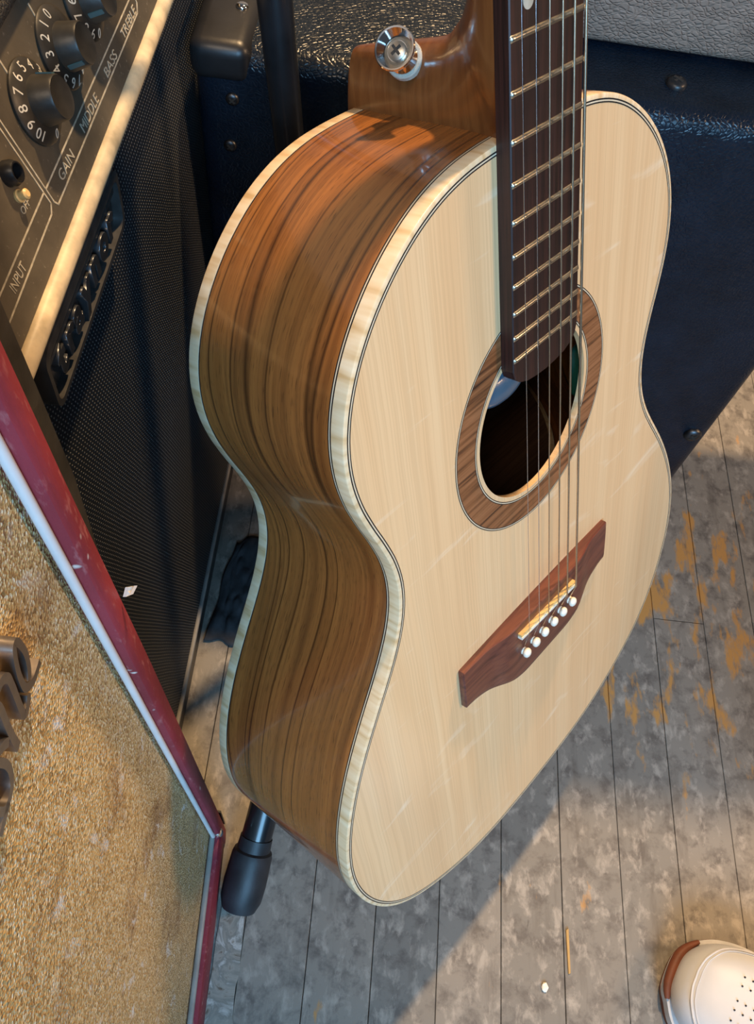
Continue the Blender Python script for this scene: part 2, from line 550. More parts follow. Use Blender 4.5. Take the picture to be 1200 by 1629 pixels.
M['plaster'] = plain('grey_plaster', (0.30, 0.28, 0.26), 0.9, 0, 0, 0.08, 6)
wall('wall_back', (-1.1, 2.30, -0.02), (1.6, 2.40, 2.7))
wall('wall_left', (-1.1, -1.6, -0.02), (-1.0, 2.30, 2.7))
g = 0.0003
for i in range(-16, 28):
    x0, x1 = BX0 + i * BW + g, BX0 + (i + 1) * BW - g
    y = -1.5 - random.random() * 0.9
    while y < 2.3:
        ln = random.uniform(0.9, 1.7)
        y1 = y + ln
        dz = random.uniform(-0.0005, 0.0)
        b = 0.0004
        vs = [(x0, y + .0006, -.02), (x1, y + .0006, -.02), (x1, y1 - .0006, -.02), (x0, y1 - .0006, -.02),
              (x0, y + .0006, dz - b), (x1, y + .0006, dz - b), (x1, y1 - .0006, dz - b), (x0, y1 - .0006, dz - b),
              (x0 + b, y + b, dz), (x1 - b, y + b, dz), (x1 - b, y1 - b, dz), (x0 + b, y1 - b, dz)]
        fs = [(3, 2, 1, 0)] + [(k, (k + 1) % 4, 4 + (k + 1) % 4, 4 + k) for k in range(4)] + \
             [(4 + k, 4 + (k + 1) % 4, 8 + (k + 1) % 4, 8 + k) for k in range(4)] + [(8, 9, 10, 11)]
        mesh_obj('plank', vs, fs, M['floor'], floor)
        y = y1

# ================================================================== BLACK SPEAKER CABINET (behind the guitar)
def cross_screw(name, o, nrm, r, parent, mat, slot=True):
    """pan-head screw with a recessed cross"""
    m = MB()
    m.lathe([(r, 0), (r, r * .25), (r * .82, r * .5), (r * .45, r * .62), (0, r * .62)], o, nrm, 20)
    s = m.obj(name, mat, parent, True)
    if slot:
        n = V(nrm).normalized(); a = n.orthogonal().normalized(); b = n.cross(a)
        c = MB()
        for p, q_ in ((a, b), (b, a)):
            fr = frame_of(V(o) + n * r * .60, p, q_, p.cross(q_))
            c.box((-r * .5, -r * .12, -r * .1), (r * .5, r * .12, r * .06), fr)
        c.obj('cross_slot', M['hole'], s)
    return s


cab = empty('speaker_cabinet', 'black pebbled vinyl speaker cabinet standing on the floor behind the guitar', 'speaker cabinet', (0.11, 0.64, 0))
cab_off = cab.location


def under(o, root):
    """keep world coordinates of a part built in world space"""
    o.parent = root
    o.matrix_parent_inverse = Matrix.Translation(-root.location)
    return o


under(bevel_box('cabinet_body', (-0.1265, 0.500, 0.004), (0.356, 0.80, 0.492), M['leather'], None, 0.014, 6), cab)
# corner protector at the upper left of the front
cp = under(bevel_box('corner_protector', (-0.1280, 0.4975, 0.470), (-0.088, 0.562, 0.4965), M['blackplastic'], None, 0.009, 5), cab)
s1 = cross_screw('rivet', (-0.100, 0.543, 0.4960), (0, 0, 1), 0.0042, cp, M['chrome'], False)
for (x, z) in ((-0.1012, 0.4600), (-0.1045, 0.4250)):
    under(cross_screw('screw', (x, 0.5003, z), (0, -1, 0), 0.0045, None, M['darkscrew']), cab)
under(cross_screw('screw', (0.3374, 0.5003, 0.1704), (0, -1, 0), 0.0085, None, M['darkscrew']), cab)
under(cross_screw('rivet', (0.1885, 0.5325, 0.4918), (0, 0, 1), 0.0070, None, M['blackplastic']), cab)
for x in (-0.10, 0.33):
    m = MB(); m.lathe([(0.016, 0), (0.018, 0.006)], (x, 0.56, 0.0), (0, 0, 1), 16)
    under(m.obj('foot', M['rubber'], None, True), cab)

# taupe amplifier on top of it
amp = empty('guitar_amplifier', 'taupe grey textured amplifier sitting on top of the black cabinet', 'amplifier', (0.3, 0.66, 0.492))
under(bevel_box('amplifier_body', (0.098, 0.5565, 0.4975), (0.52, 0.76, 0.80), M['greytolex'], None, 0.007, 4), amp)
for x in (0.12, 0.50):
    for y in (0.585, 0.74):
        m = MB(); m.lathe([(0.010, 0), (0.012, 0.005)], (x, y, 0.4923), (0, 0, 1), 14)
        under(m.obj('foot', M['rubber'], None, True), amp)

# ================================================================== BLACK AMPLIFIER with sloped control panel (left)
XF = -0.1365
tr = empty('guitar_amplifier', 'dusty black amplifier with sloped knob panel and cream piping at the left wall of gear', 'amplifier', (-0.30, 0.36, 0))
PA = math.radians(19)
PU = V((-math.sin(PA), 0, math.cos(PA))); PN = V((math.cos(PA), 0, math.sin(PA))); PY = V((0, 1, 0))
PO = V((-0.128, 0.0, 0.53))
TY0, TY1 = 0.150, 0.60


def P(y, u, n=0.0):
    return PO + PY * y + PU * u + PN * n


prof = [(-0.46, 0.006), (-0.1325, 0.006), (-0.1325, 0.03), (XF - 0.002, 0.53), tuple((P(0, 0.0075) - V((0.002, 0, 0))).xz), tuple(P(0, 0.0795, -0.004).xz), (-0.46, 0.605)]
vs = [(x, y, z) for y in (TY0, TY1) for (x, z) in prof]
k = len(prof)
fs = [tuple(range(k)), tuple(range(2 * k - 1, k - 1, -1))] + [(i, (i + 1) % k, k + (i + 1) % k, k + i) for i in range(k)]
under(mesh_obj('cabinet_shell', vs, fs, M['blackplastic']), tr)
XB = -0.1275
vs = [(x + d, y, z) for d in (0, -.003) for (x, y, z) in ((XB, TY0 + .006, .03), (XB, TY1 - .004, .03), (XF, TY1 - .004, .532), (XF, TY0 + .006, .532))]
m = MB(); m.add(vs, [(0, 1, 2, 3), (7, 6, 5, 4), (0, 4, 5, 1), (1, 5, 6, 2), (2, 6, 7, 3), (3, 7, 4, 0)])
under(m.obj('grille_cloth', M['blackgrille']), tr)
m = MB(); m.box((-0.140, TY0, 0.006), (-0.1245, 0.4965, 0.0285))
under(m.obj('bottom_rail', M['blackplastic']), tr)
m = MB(); m.tube([(-.1260, TY0, 0.0300), (-.1260, 0.34, 0.0300), (-.1260, 0.345, 0.0303), (-.1260, .4965, 0.0300)], 0.0021, 8)
under(m.obj('bottom_piping', M['greypiping'], None, True), tr)
# cream piping along the lower edge of the panel
m = MB(); m.tube([P(y, 0.0055, -0.0008) for y in (TY0, 0.25, 0.35, 0.45, TY1)], 0.0050, 12)
under(m.obj('cream_piping', M['piping'], None, True), tr)
# control panel
fr = frame_of(P(0, 0), PY, PU, PN)
m = MB(); m.box((TY0 + .004, 0.0105, -0.003), (TY1 - .004, 0.0785, 0.0), fr)
panel = under(m.obj('control_panel', M['panel']), tr)
# padded grey top lip
m = MB()
m.tube([P(y, 0.0885, -0.002) for y in (TY0, 0.30, 0.345, TY1)], 0.0105, 12)
m.box((-0.46, TY0, 0.606), (P(0, 0.0885).x, TY1, P(0, 0.0885, -.002).z + .0103))
under(m.obj('top_cover', M['greycarpet'], None, True), tr)


def panel_line(name, pts, w=0.00075):
    m = MB()
    for a, b in zip(pts[:-1], pts[1:]):
        A = V((a[0], a[1], 0)); B = V((b[0], b[1], 0)); d = (B - A).normalized(); nn = V((-d.y, d.x, 0)) * w / 2
        A -= d * w * .4; B += d * w * .4
        vs = [fr @ (p + V((0, 0, h))) for h in (0.0, 0.00018) for p in (A - nn, B - nn, B + nn, A + nn)]
        m.add(vs, [(4, 5, 6, 7), (0, 1, 5, 4), (1, 2, 6, 5), (2, 3, 7, 6), (3, 0, 4, 7)])
    o = m.obj(name, M['print'])
    o.parent = panel
    return o


o6 = 0.0062
# upper long rule right of the corner, lower rule, the double vertical rule, and the input box
panel_line('printed_line', [(0.2790, 0.0292), (0.4300, 0.0276)])
panel_line('printed_line', [(0.2805, 0.0203), (0.4300, 0.0197), (0.4345, 0.0225), (0.4345, 0.060)])
panel_line('printed_line', [(0.2795, 0.0700), (0.2790, 0.0228), (0.2805, 0.0203)])
panel_line('printed_line', [(0.2765, 0.0700), (0.2765, 0.0240), (0.2725, 0.0216), (0.2065, 0.0206)])
panel_line('printed_line', [(0.2765, 0.0294), (0.2100, 0.0296)])
panel_line('printed_line', [(0.2100, 0.0206), (0.1600, 0.0202)])
for y in (0.3009, 0.3402):
    panel_line('printed_tick', [(y, 0.0660), (y, 0.0722)], 0.0010)


def panel_text(s, y0, u0, y1, u1, height, mat='print'):
    d = V((y1 - y0, u1 - u0, 0)); L = d.length; d.normalize()
    f2 = fr @ frame_of((y0, u0, 0.0), d, V((-d.y, d.x, 0)), V((0, 0, 1)))
    o = text_obj('lettering', s, height / 0.70, M[mat], f2, None, 0.0001)
    # fit the length
    xs = [(f2.inverted() @ v.co).x for v in o.data.vertices]
    k = L / (max(xs) - min(xs)); x0 = min(xs)
    fi = f2.inverted()
    for v in o.data.vertices:
        q = fi @ v.co
        v.co = f2 @ V(((q.x - x0) * k, q.y, q.z + 0.00012))
    o.parent = panel
    return o


panel_text('GAIN', 0.2920, 0.0226, 0.3100, 0.0218, 0.0044)
panel_text('MIDDLE', 0.3270, 0.0218, 0.3525, 0.0212, 0.0044)
panel_text('BASS', 0.3700, 0.0214, 0.3885, 0.0210, 0.0042)
panel_text('TREBLE', 0.4030, 0.0210, 0.4290, 0.0206, 0.0042)
panel_text('OFF', 0.2572, 0.0338, 0.2650, 0.0334, 0.0030)
panel_text('INPUT', 0.2245, 0.0232, 0.2390, 0.0230, 0.0042)

# knobs: flanged dial with numbers, a tapered cap and a teal pointer stripe
def knob(y, u, rot, nums):
    m = MB()
    m.lathe([(0.0168, 0.0005), (0.0168, 0.0012), (0.0160, 0.0020), (0.0108, 0.0040), (0.0, 0.0042)], P(y, u), PN, 48)
    dial = under(m.obj('dial', M['dustyplastic'], None, True), tr)
    m = MB()
    m.lathe([(0.0101, 0.0035), (0.0098, 0.0050), (0.0087, 0.0128), (0.0082, 0.0136), (0.0074, 0.0133), (0.0, 0.0131)], P(y, u), PN, 36)
    cap = m.obj('knob_cap', M['dustyplastic'], None, True)
    cap.parent = dial
    a = rot
    d2 = PY * math.cos(a) + PU * math.sin(a); s2 = PN.cross(d2)
    m = MB()
    f3 = frame_of(P(y, u), d2, s2, PN)
    vs = [f3 @ V(p) for p in ((0.0097, -.0011, .0055), (0.0097, .0011, .0055), (0.0087, .0011, .0126), (0.0087, -.0011, .0126),
                              (0.0103, -.0011, .0055), (0.0103, .0011, .0055), (0.0092, .0011, .0126), (0.0092, -.0011, .0126))]
    m.add(vs, [(4, 5, 6, 7), (0, 1, 5, 4), (1, 2, 6, 5), (2, 3, 7, 6), (3, 0, 4, 7)])
    o = m.obj('pointer_stripe', M['bluestripe'])
    o.parent = dial
    for s, deg in nums:
        an = math.radians(deg)
        r = 0.0138
        dd = PY * math.cos(an) + PU * math.sin(an); ss = PN.cross(dd)
        # letters stand outwards on the dial
        nn = (PN * 0.93 + dd * 0.36).normalized(); up = nn.cross(-ss).normalized()
        f4 = frame_of(P(y, u) + dd * (r - 0.0019) + PN * 0.0036, -ss, -up if up.dot(dd) < 0 else up, nn)
        o = text_obj('dial_number', s, 0.0062, M['printwhite'], f4, None, 0.00006, 0, 'CENTER')
        o.parent = dial
    return dial


knob(0.3055, 0.0511, math.radians(60), [('10', 211), ('9', 184), ('8', 158), ('7', 132), ('6', 107), ('5', 81), ('4', 54), ('3', 27), ('2', 0), ('0', 264), ('1', 320)])
knob(0.3435, 0.0515, math.radians(205), [('0', 84), ('1', 110), ('2', 134), ('3', 160), ('4', 186), ('5', 211), ('6', 237), ('7', 262), ('8', 290), ('9', 316)])
knob(0.3815, 0.0515, math.radians(195), [('5', 128), ('6', 154), ('7', 179), ('8', 205), ('9', 230), ('0', 256), ('4', 100)])
# input jack and a toggle
m = MB(); m.lathe([(0.0050, 0), (0.0050, 0.003), (0.0040, 0.005), (0.0034, 0.005), (0.0030, 0.001)], P(0.2640, 0.0483), PN, 20)
under(m.obj('input_jack', M['blackplastic'], None, True), tr)
m = MB(); m.lathe([(0.0026, 0), (0.0026, 0.0012), (0.0019, 0.0016), (0.0021, 0.0045), (0.0013, 0.0052), (0.0, 0.0052)], P(0.2612, 0.0398), (PN + PU * .15), 16)
under(m.obj('toggle_switch', M['bone_worn'], None, True), tr)

# badge with raised lettering on the grille
bg = None


def BP(y, z, n=0.0):
    return V((XF + n, y, z))


BYa, BYb, BZa, BZb = 0.2125, 0.3370, 0.4925, 0.5265


def rrect(y0, y1, z0, z1, r, n=6):
    out = []
    for cy, cz, a0 in ((y1 - r, z1 - r, 0), (y0 + r, z1 - r, 90), (y0 + r, z0 + r, 180), (y1 - r, z0 + r, 270)):
        for i in range(n + 1):
            a = math.radians(a0 + 90 * i / n)
            out.append((cy + r * math.cos(a), cz + r * math.sin(a)))
    return out


def shear_b(y, z):          # the badge slants: its ends lean
    return (y + (z - BZa) * 0.05, z)


A1 = [shear_b(*p) for p in rrect(BYa, BYb, BZa, BZb, 0.007)]
A2 = [shear_b(*p) for p in rrect(BYa + .0028, BYb - .0028, BZa + .0028, BZb - .0052, 0.005)]
n1 = len(A1)
vs = [BP(*p, -.001) for p in A1] + [BP(*p, .0085) for p in A1] + [BP(*p, .0085) for p in A2] + [BP(*p, .0035) for p in A2]
fs = []
for L0 in range(3):
    for i in range(n1):
        j = (i + 1) % n1
        fs.append((L0 * n1 + i, L0 * n1 + j, (L0 + 1) * n1 + j, (L0 + 1) * n1 + i))
fs.append(tuple(3 * n1 + i for i in range(n1)))
fs.append(tuple(reversed(range(n1))))
bg = under(mesh_obj('badge', vs, fs, M['badgeplastic'], None, True), tr)
m = MB(); m.box((XF + .003, BYa + .006, BZb - .0105), (XF + .0075, BYb - .006, BZb - .0080))
o = m.obj('badge_rib', M['badgeplastic']); o.parent = bg
yy = BYa + 0.0135
for ch, wdt in (('t', 0.0125), ('r', 0.0120), ('a', 0.0155), ('y', 0.0150), ('n', 0.0150), ('o', 0.0155), ('r', 0.013)):
    f5 = frame_of((XF + .0035 + .0022, yy, BZa + 0.0090), (0, 1, 0), (0, 0, 1), (1, 0, 0))
    o = text_obj('badge_letter', ch, 0.0240, M['badgesilver'], f5, None, 0.0022, 0.0003, 'LEFT', 0.0, 0.0009)
    o.parent = bg
    yy += wdt
for (y, z) in ((BYa + .010, BZa + .007), (BYb - .010, BZa + .010)):
    s_ = cross_screw('badge_screw', BP(y, z, .0035), (1, 0, 0), 0.0022, None, M['badgeplastic'])
    s_.parent = bg

# ================================================================== RED AMPLIFIER (near left)
ra = empty('guitar_amplifier', 'worn red amplifier with gold flecked grille and white piping in the left foreground', 'amplifier', (-0.22, -0.25, 0))
SL = 0.013      # the front leans back a little


def F(y, z, n=0.0):
    return V((-0.0615 - 0.05 * y - SL * z + n, y, z))


RY = 0.1145
# black shell behind the red frame
prof = [(0.121, 0.004), (0.1205, 0.30), (0.127, 0.45), (0.1405, 0.56), (0.1425, 0.72)]
vs = []
for (y, z) in prof:
    vs += [F(y, z, -0.013), F(y, z, -0.26), F(-0.62, z, -0.26), F(-0.62, z, -0.013)]
fs = [(3, 2, 1, 0), tuple(len(vs) - 4 + i for i in range(4))]
for i in range(4):
    for k in range(4):
        fs.append((4 * i + k, 4 * i + (k + 1) % 4, 4 * i + 4 + (k + 1) % 4, 4 * i + 4 + k))
under(mesh_obj('cabinet_shell', vs, fs, M['dustyplastic']), ra)
# red frame: sections swept round the grille opening (right upright and bottom rail, top and far side out of view)
sec_r = [(0.1045, -0.0095), (0.1045, -0.0030), (0.1050, -0.0008), (0.1062, 0.0), (0.1085, 0.0), (0.1130, -0.0008), (0.1160, -0.0032), (0.1182, -0.0075), (0.1186, -0.014), (0.1045, -0.014)]
m = MB()
zs = [0.004, 0.02, 0.15, 0.3, 0.45, 0.6, 0.72]
vs = [F(y + (0.0045 - 0.003 * max(0, min(1, (z - .42) / .2)) if y > .11 else 0.0012 if y > .107 else 0), z, n) for z in zs for (y, n) in sec_r]
k = len(sec_r)
fs = [tuple(range(k)), tuple((len(zs) - 1) * k + i for i in range(k))]
for i in range(len(zs) - 1):
    for j in range(k):
        fs.append((i * k + j, i * k + (j + 1) % k, (i + 1) * k + (j + 1) % k, (i + 1) * k + j))
m.add(vs, fs)
m2 = MB()
sec_b = [(0.0600, -0.0095), (0.0600, -0.0030), (0.0592, -0.0008), (0.0575, 0.0), (0.0300, 0.0), (0.0060, -0.0006), (0.0015, -0.004), (0.0015, -0.014), (0.0600, -0.014)]
ys = [-0.62, -0.3, 0.1046]
vs = [F(y, z, n) for y in ys for (z, n) in sec_b]
k = len(sec_b)
fs = [tuple(range(k)), tuple(2 * k + i for i in range(k))]
for i in range(2):
    for j in range(k):
        fs.append((i * k + j, i * k + (j + 1) % k, (i + 1) * k + (j + 1) % k, (i + 1) * k + j))
m2.add(vs, fs)
under(m.obj('frame_upright', M['red'], None, True), ra)
under(m2.obj('frame_rail', M['red'], None, True), ra)
m = MB(); m.tube([F(0.1029, z, -0.0055) for z in (0.062, 0.2, 0.4, 0.6, 0.72)], 0.0017, 12)
under(m.obj('white_piping', M['whitepiping'], None, True), ra)
m = MB(); m.tube([F(y, 0.0618, -0.0062) for y in (0.1040, 0.0, -0.3, -0.62)], 0.0023, 12)
under(m.obj('grey_piping', M['greypiping'], None, True), ra)
m = MB(); m.lathe([(0.0032, -0.004), (0.0038, 0.0004), (0.0028, 0.0020), (0.0, 0.0024)], F(0.1062, 0.0610, -.001), (0.8, -0.2, 0.5), 18)
under(m.obj('corner_stud', M['chrome'], None, True), ra)
m = MB(); m.box((-0.006, 0.0, 0.004), (0.0015, 0.0016, 0.062), Matrix.Translation(F(0.1222, 0, -.004)))
under(m.obj('corner_bracket', M['blackplastic']), ra)
vs = [F(y, z, n) for n in (-0.0125, -0.0090) for (y, z) in ((-0.62, 0.055), (0.1046, 0.055), (0.1046, 0.72), (-0.62, 0.72))]
under(mesh_obj('grille_cloth', vs, [(3, 2, 1, 0), (4, 5, 6, 7), (0, 1, 5, 4), (1, 2, 6, 5), (2, 3, 7, 6), (3, 0, 4, 7)], M['goldgrille']), ra)
m = MB(); m.box((-0.33, -0.62, 0.72), (-0.0615 - SL * .72 - .005, 0.125, 0.735))
under(m.obj('top_board', M['red']), ra)

# metal script letters on the grille: ribbons with a flat face
def ribbon(pts, width, depth, n0=0.003):
    """flat-faced strap following pts (y,z), standing off the grille"""
    c = catmull([V((p[0], p[1], 0)) for p in pts], 6)
    wd = catmull([V((p[2] if len(p) > 2 else width, 0, 0)) for p in pts], 6)
    vs = []; fs = []
    for i, p in enumerate(c):
        t = (c[min(i + 1, len(c) - 1)] - c[max(i - 1, 0)]).normalized(); nn = V((-t.y, t.x, 0)); h = wd[i].x / 2
        a = p + nn * h; b = p - nn * h
        for q_, dn in ((a, 0), (b, 0), (b * .92 + p * .08, depth), (a * .92 + p * .08, depth)):
            vs.append(F(q_.x, q_.y, n0 - .0095 + dn))
        if i:
            k = 4 * i
            for j in range(4):
                fs.append((k - 4 + j, k - 4 + (j + 1) % 4, k + (j + 1) % 4, k + j))
    fs += [(3, 2, 1, 0), tuple(len(vs) - 4 + j for j in range(4))]
    return vs, fs


def letter(strokes, width, depth):
    m = MB()
    for s in strokes:
        m.add(*ribbon(s, width, depth, 0.0))
    o = under(m.obj('script_letter', M['scriptmetal'], None, True), ra)
    return o


M['scriptmetal'] = plain('brushed_script_metal', (0.33, 0.29, 0.26), 0.30, 0.9, 0, 0.12, 200)
# (y along the text, z up): e, n, o of a slanted script
letter([[(0.0651, 0.5804), (0.0676, 0.5832), (0.0697, 0.5884), (0.0698, 0.5952), (0.0679, 0.5963), (0.0652, 0.5924), (0.0631, 0.5873), (0.0623, 0.5816), (0.0652, 0.5775), (0.0686, 0.5762), (0.0718, 0.5758)]], 0.0027, 0.0052)
letter([[(0.0536, 0.5998), (0.0581, 0.5988), (0.0603, 0.5956), (0.0597, 0.5915), (0.0584, 0.5866), (0.0568, 0.5809), (0.0565, 0.5772), (0.0594, 0.5768), (0.0617, 0.5781)],
        [(0.0524, 0.5998), (0.0527, 0.5948), (0.051, 0.5888), (0.0493, 0.5822), (0.0483, 0.5759)], [(0.0421, 0.5904), (0.0459, 0.5867), (0.0476, 0.5839)]], 0.0030, 0.0052)
letter([[(0.0393, 0.5899), (0.0416, 0.587), (0.0425, 0.5818), (0.0416, 0.5774), (0.0391, 0.5742), (0.0351, 0.5735), (0.0324, 0.5755), (0.0318, 0.5809), (0.0345, 0.5869), (0.0393, 0.5899)],
        [(0.035, 0.5734), (0.0313, 0.5735), (0.0268, 0.5733)]], 0.0028, 0.0052)

# ================================================================== GUITAR
gt = empty('acoustic_guitar', 'acoustic guitar with pale spruce top, striped brown sides and cream binding leaning in the middle', 'guitar')
GU = V((0.61799, 0.78121, -0.08834)); GV = V((-0.24485, 0.29802, 0.92262)); GN = V((0.74709, -0.54854, 0.37545))
GV = (GV - GU * GV.dot(GU) / GU.dot(GU)).normalized(); GU.normalize(); GN = GU.cross(GV)
GO = V((0.13038, 0.22158, 0.33492))
TAIL = V((0, -0.206, -0.05))
RT = Matrix(((GU.x, GV.x, GN.x), (GU.y, GV.y, GN.y), (GU.z, GV.z, GN.z)))
gt.rotation_mode = 'QUATERNION'
gt.rotation_quaternion = RT.to_quaternion()
gt.location = GO + RT @ TAIL
MM = 0.001


def G(u, v, w=0.0):
    return V((u * MM, v * MM, w * MM)) - TAIL


HALF = [(0.0, 284.3), (15.9, 284.4), (31.6, 284.2), (47.0, 283.2), (61.9, 279.6), (76.0, 273.3), (89.2, 265.1), (101.2, 255.3), (111.7, 244.2), (120.5, 231.7), (127.1, 218.2), (131.0, 203.8), (131.9, 188.9), (129.7, 173.8), (124.7, 159.0), (118.2, 144.4), (112.9, 129.5), (110.8, 114.1), (112.2, 98.5), (117.0, 83.7), (124.7, 69.7), (133.8, 56.4), (143.2, 43.4), (152.1, 30.4), (160.2, 17.2), (167.5, 3.6), (173.9, -10.3), (179.2, -24.6), (183.2, -39.2), (185.6, -53.9), (186.4, -68.6), (185.4, -83.3), (182.7, -97.8), (178.6, -111.9), (173.4, -125.5), (166.9, -138.2), (159.0, -149.9), (149.7, -160.3), (139.1, -169.4), (127.1, -177.2), (114.6, -184.0), (101.8, -190.2), (88.6, -195.5), (74.7, -199.6), (60.2, -202.4), (45.2, -204.2), (30.1, -205.3), (15.1, -205.8), (0.0, -206.0)]
loop = [(u, v) for u, v in HALF] + [(-u, v) for u, v in HALF[-2:0:-1]]
for _ in range(2):
    n = len(loop)
    loop = [((loop[i - 1][0] + 2 * loop[i][0] + loop[(i + 1) % n][0]) / 4, (loop[i - 1][1] + 2 * loop[i][1] + loop[(i + 1) % n][1]) / 4) for i in range(n)]
OUT = [(p.x, p.y) for p in catmull([V((u, v, 0)) for u, v in loop], 4, True)]
NO = len(OUT)
NRM = []
for i in range(NO):
    a = OUT[i - 1]; b = OUT[(i + 1) % NO]
    t = V((b[0] - a[0], b[1] - a[1])).normalized()
    NRM.append((-t.y, t.x))
ARC = [0.0]
for i in range(1, NO):
    ARC.append(ARC[-1] + math.hypot(OUT[i][0] - OUT[i - 1][0], OUT[i][1] - OUT[i - 1][1]) * MM)


def off(d):
    return [(OUT[i][0] + NRM[i][0] * d, OUT[i][1] + NRM[i][1] * d) for i in range(NO)]


def depth(v):
    return 94.0 + 0.055 * (284.0 - v)


def band(name, rings, mat, smooth=True, close=False):
    """rings: list of (offset, w or function(v)); sweeps them round the body"""
    vs = []; uv = []
    acc = 0.0
    for (d, w) in rings:
        pts = off(d)
        for i, (u, v) in enumerate(pts):
            ww = w(v) if callable(w) else w
            vs.append(G(u, v, ww)); uv.append((ARC[i], ww * MM + d * MM))
    fs = []
    nr = len(rings)
    for r in range(nr if close else nr - 1):
        r2 = (r + 1) % nr
        for i in range(NO):
            j = (i + 1) % NO
            fs.append((r * NO + i, r * NO + j, r2 * NO + j, r2 * NO + i))
    return mesh_obj(name, vs, fs, mat, gt, smooth, uv)


EB = 2.3      # binding stands this far outside the purfling
BH = 6.6
dp = lambda k: (lambda v: -depth(v) + k)
band('top_binding', [(0.0, -0.4), (0.0, 0.0), (EB - .9, 0.0), (EB - .25, -.25), (EB, -.9), (EB, -BH), (0.0, -BH)], M['flame'], True, True)
# the line between binding and side: black, cream, black
band('side_purfling', [(EB - .02, -BH), (EB - .02, -BH - .7), (0, -BH - .7), (0, -BH)], M['blackline'], True, True)
band('side_purfling', [(EB - .02, -BH - .7), (EB - .02, -BH - 1.3), (0, -BH - 1.3), (0, -BH - .7)], M['creamline'], True, True)
band('side_purfling', [(EB - .02, -BH - 1.3), (EB - .02, -BH - 1.9), (0, -BH - 1.9), (0, -BH - 1.3)], M['blackline'], True, True)
lo = lambda f: (lambda v: (-BH - 1.9) * (1 - f) + (-depth(v) + 8.2) * f)
band('side', [(EB - .05, lo(0)), (EB - .05, lo(.25)), (EB - .05, lo(.5)), (EB - .05, lo(.75)), (EB - .05, lo(1)), (-.3, lo(1)), (-.3, lo(0))], M['koa'], True, True)
band('side_purfling', [(EB - .02, dp(8.2)), (EB - .02, dp(7.5)), (0, dp(7.5)), (0, dp(8.2))], M['blackline'], True, True)
band('side_purfling', [(EB - .02, dp(7.5)), (EB - .02, dp(6.9)), (0, dp(6.9)), (0, dp(7.5))], M['creamline'], True, True)
band('back_binding', [(0, dp(6.9)), (EB, dp(6.9)), (EB, dp(.9)), (EB - .25, dp(.25)), (EB - .9, dp(0)), (0, dp(0))], M['flame'], True, True)
# top purfling lines
for d0, d1, mt in ((0.05, -.62, 'blackline'), (-.62, -1.25, 'creamline'), (-1.25, -1.85, 'blackline')):
    band('top_purfling', [(d0, -1.0), (d0, .05), (d1, .05), (d1, -1.0)], M[mt], True, True)

VH, UH = 145.25, -1.0       # sound hole
RH, RI, RO = 47.0, 49.6, 66.2


def plate(name, outline, holes, w0, w1, mat):
    """flat plate between heights w0 and w1 (functions of v allowed) with a round hole"""
    bm = bmesh.new()
    edges = []
    for L in [outline] + holes:
        vv = [bm.verts.new(G(u, v, w0(v))) for u, v in L]
        edges += [bm.edges.new((vv[i], vv[(i + 1) % len(vv)])) for i in range(len(vv))]
    r = bmesh.ops.triangle_fill(bm, use_beauty=True, use_dissolve=False, edges=edges)
    faces = [f for f in r['geom'] if isinstance(f, bmesh.types.BMFace)]
    ex = bmesh.ops.extrude_face_region(bm, geom=faces, use_keep_orig=True)
    for v in ex['geom']:
        if isinstance(v, bmesh.types.BMVert):
            q = v.co + TAIL
            v.co = G(q.x / MM, q.y / MM, w1(q.y / MM))
    bmesh.ops.recalc_face_normals(bm, faces=bm.faces[:])
    me = D.meshes.new(name); bm.to_mesh(me); bm.free()
    me.materials.append(mat); me.shade_smooth(); me.set_sharp_from_angle(angle=math.radians(30))
    o = D.objects.new(name, me); COL.objects.link(o); o.parent = gt
    return o


circ = lambda r, n=96: [(UH + r * math.cos(2 * math.pi * i / n), VH + r * math.sin(2 * math.pi * i / n)) for i in range(n)]
plate('soundboard', off(-1.2), [circ(RH)], lambda v: 0.0, lambda v: -3.2, M['spruce'])
plate('back', off(0.1), [], lambda v: -depth(v) + 3.0, lambda v: -depth(v), M['darkwood'])


def ring(name, r0, r1, h, mat, n=128):
    vs = []
    for r, w in ((r0, -.4), (r0, h), (r1, h), (r1, -.4)):
        vs += [G(UH + r * math.cos(2 * math.pi * i / n), VH + r * math.sin(2 * math.pi * i / n), w) for i in range(n)]
    fs = [(k * n + i, k * n + (i + 1) % n, ((k + 1) % 4) * n + (i + 1) % n, ((k + 1) % 4) * n + i) for k in range(4) for i in range(n)]
    return mesh_obj(name, vs, fs, mat, gt, True)


ring('rosette', RI + 1.5, RO - 1.5, 0.07, M['zebra'])
for r0, r1, mt in ((RI, RI + .5, 'blackline'), (RI + .5, RI + 1.0, 'creamline'), (RI + 1.0, RI + 1.5, 'blackline'),
                   (RO - 1.5, RO - 1.0, 'blackline'), (RO - 1.0, RO - .5, 'creamline'), (RO - .5, RO, 'blackline')):
    ring('rosette_line', r0, r1, 0.09, M[mt])

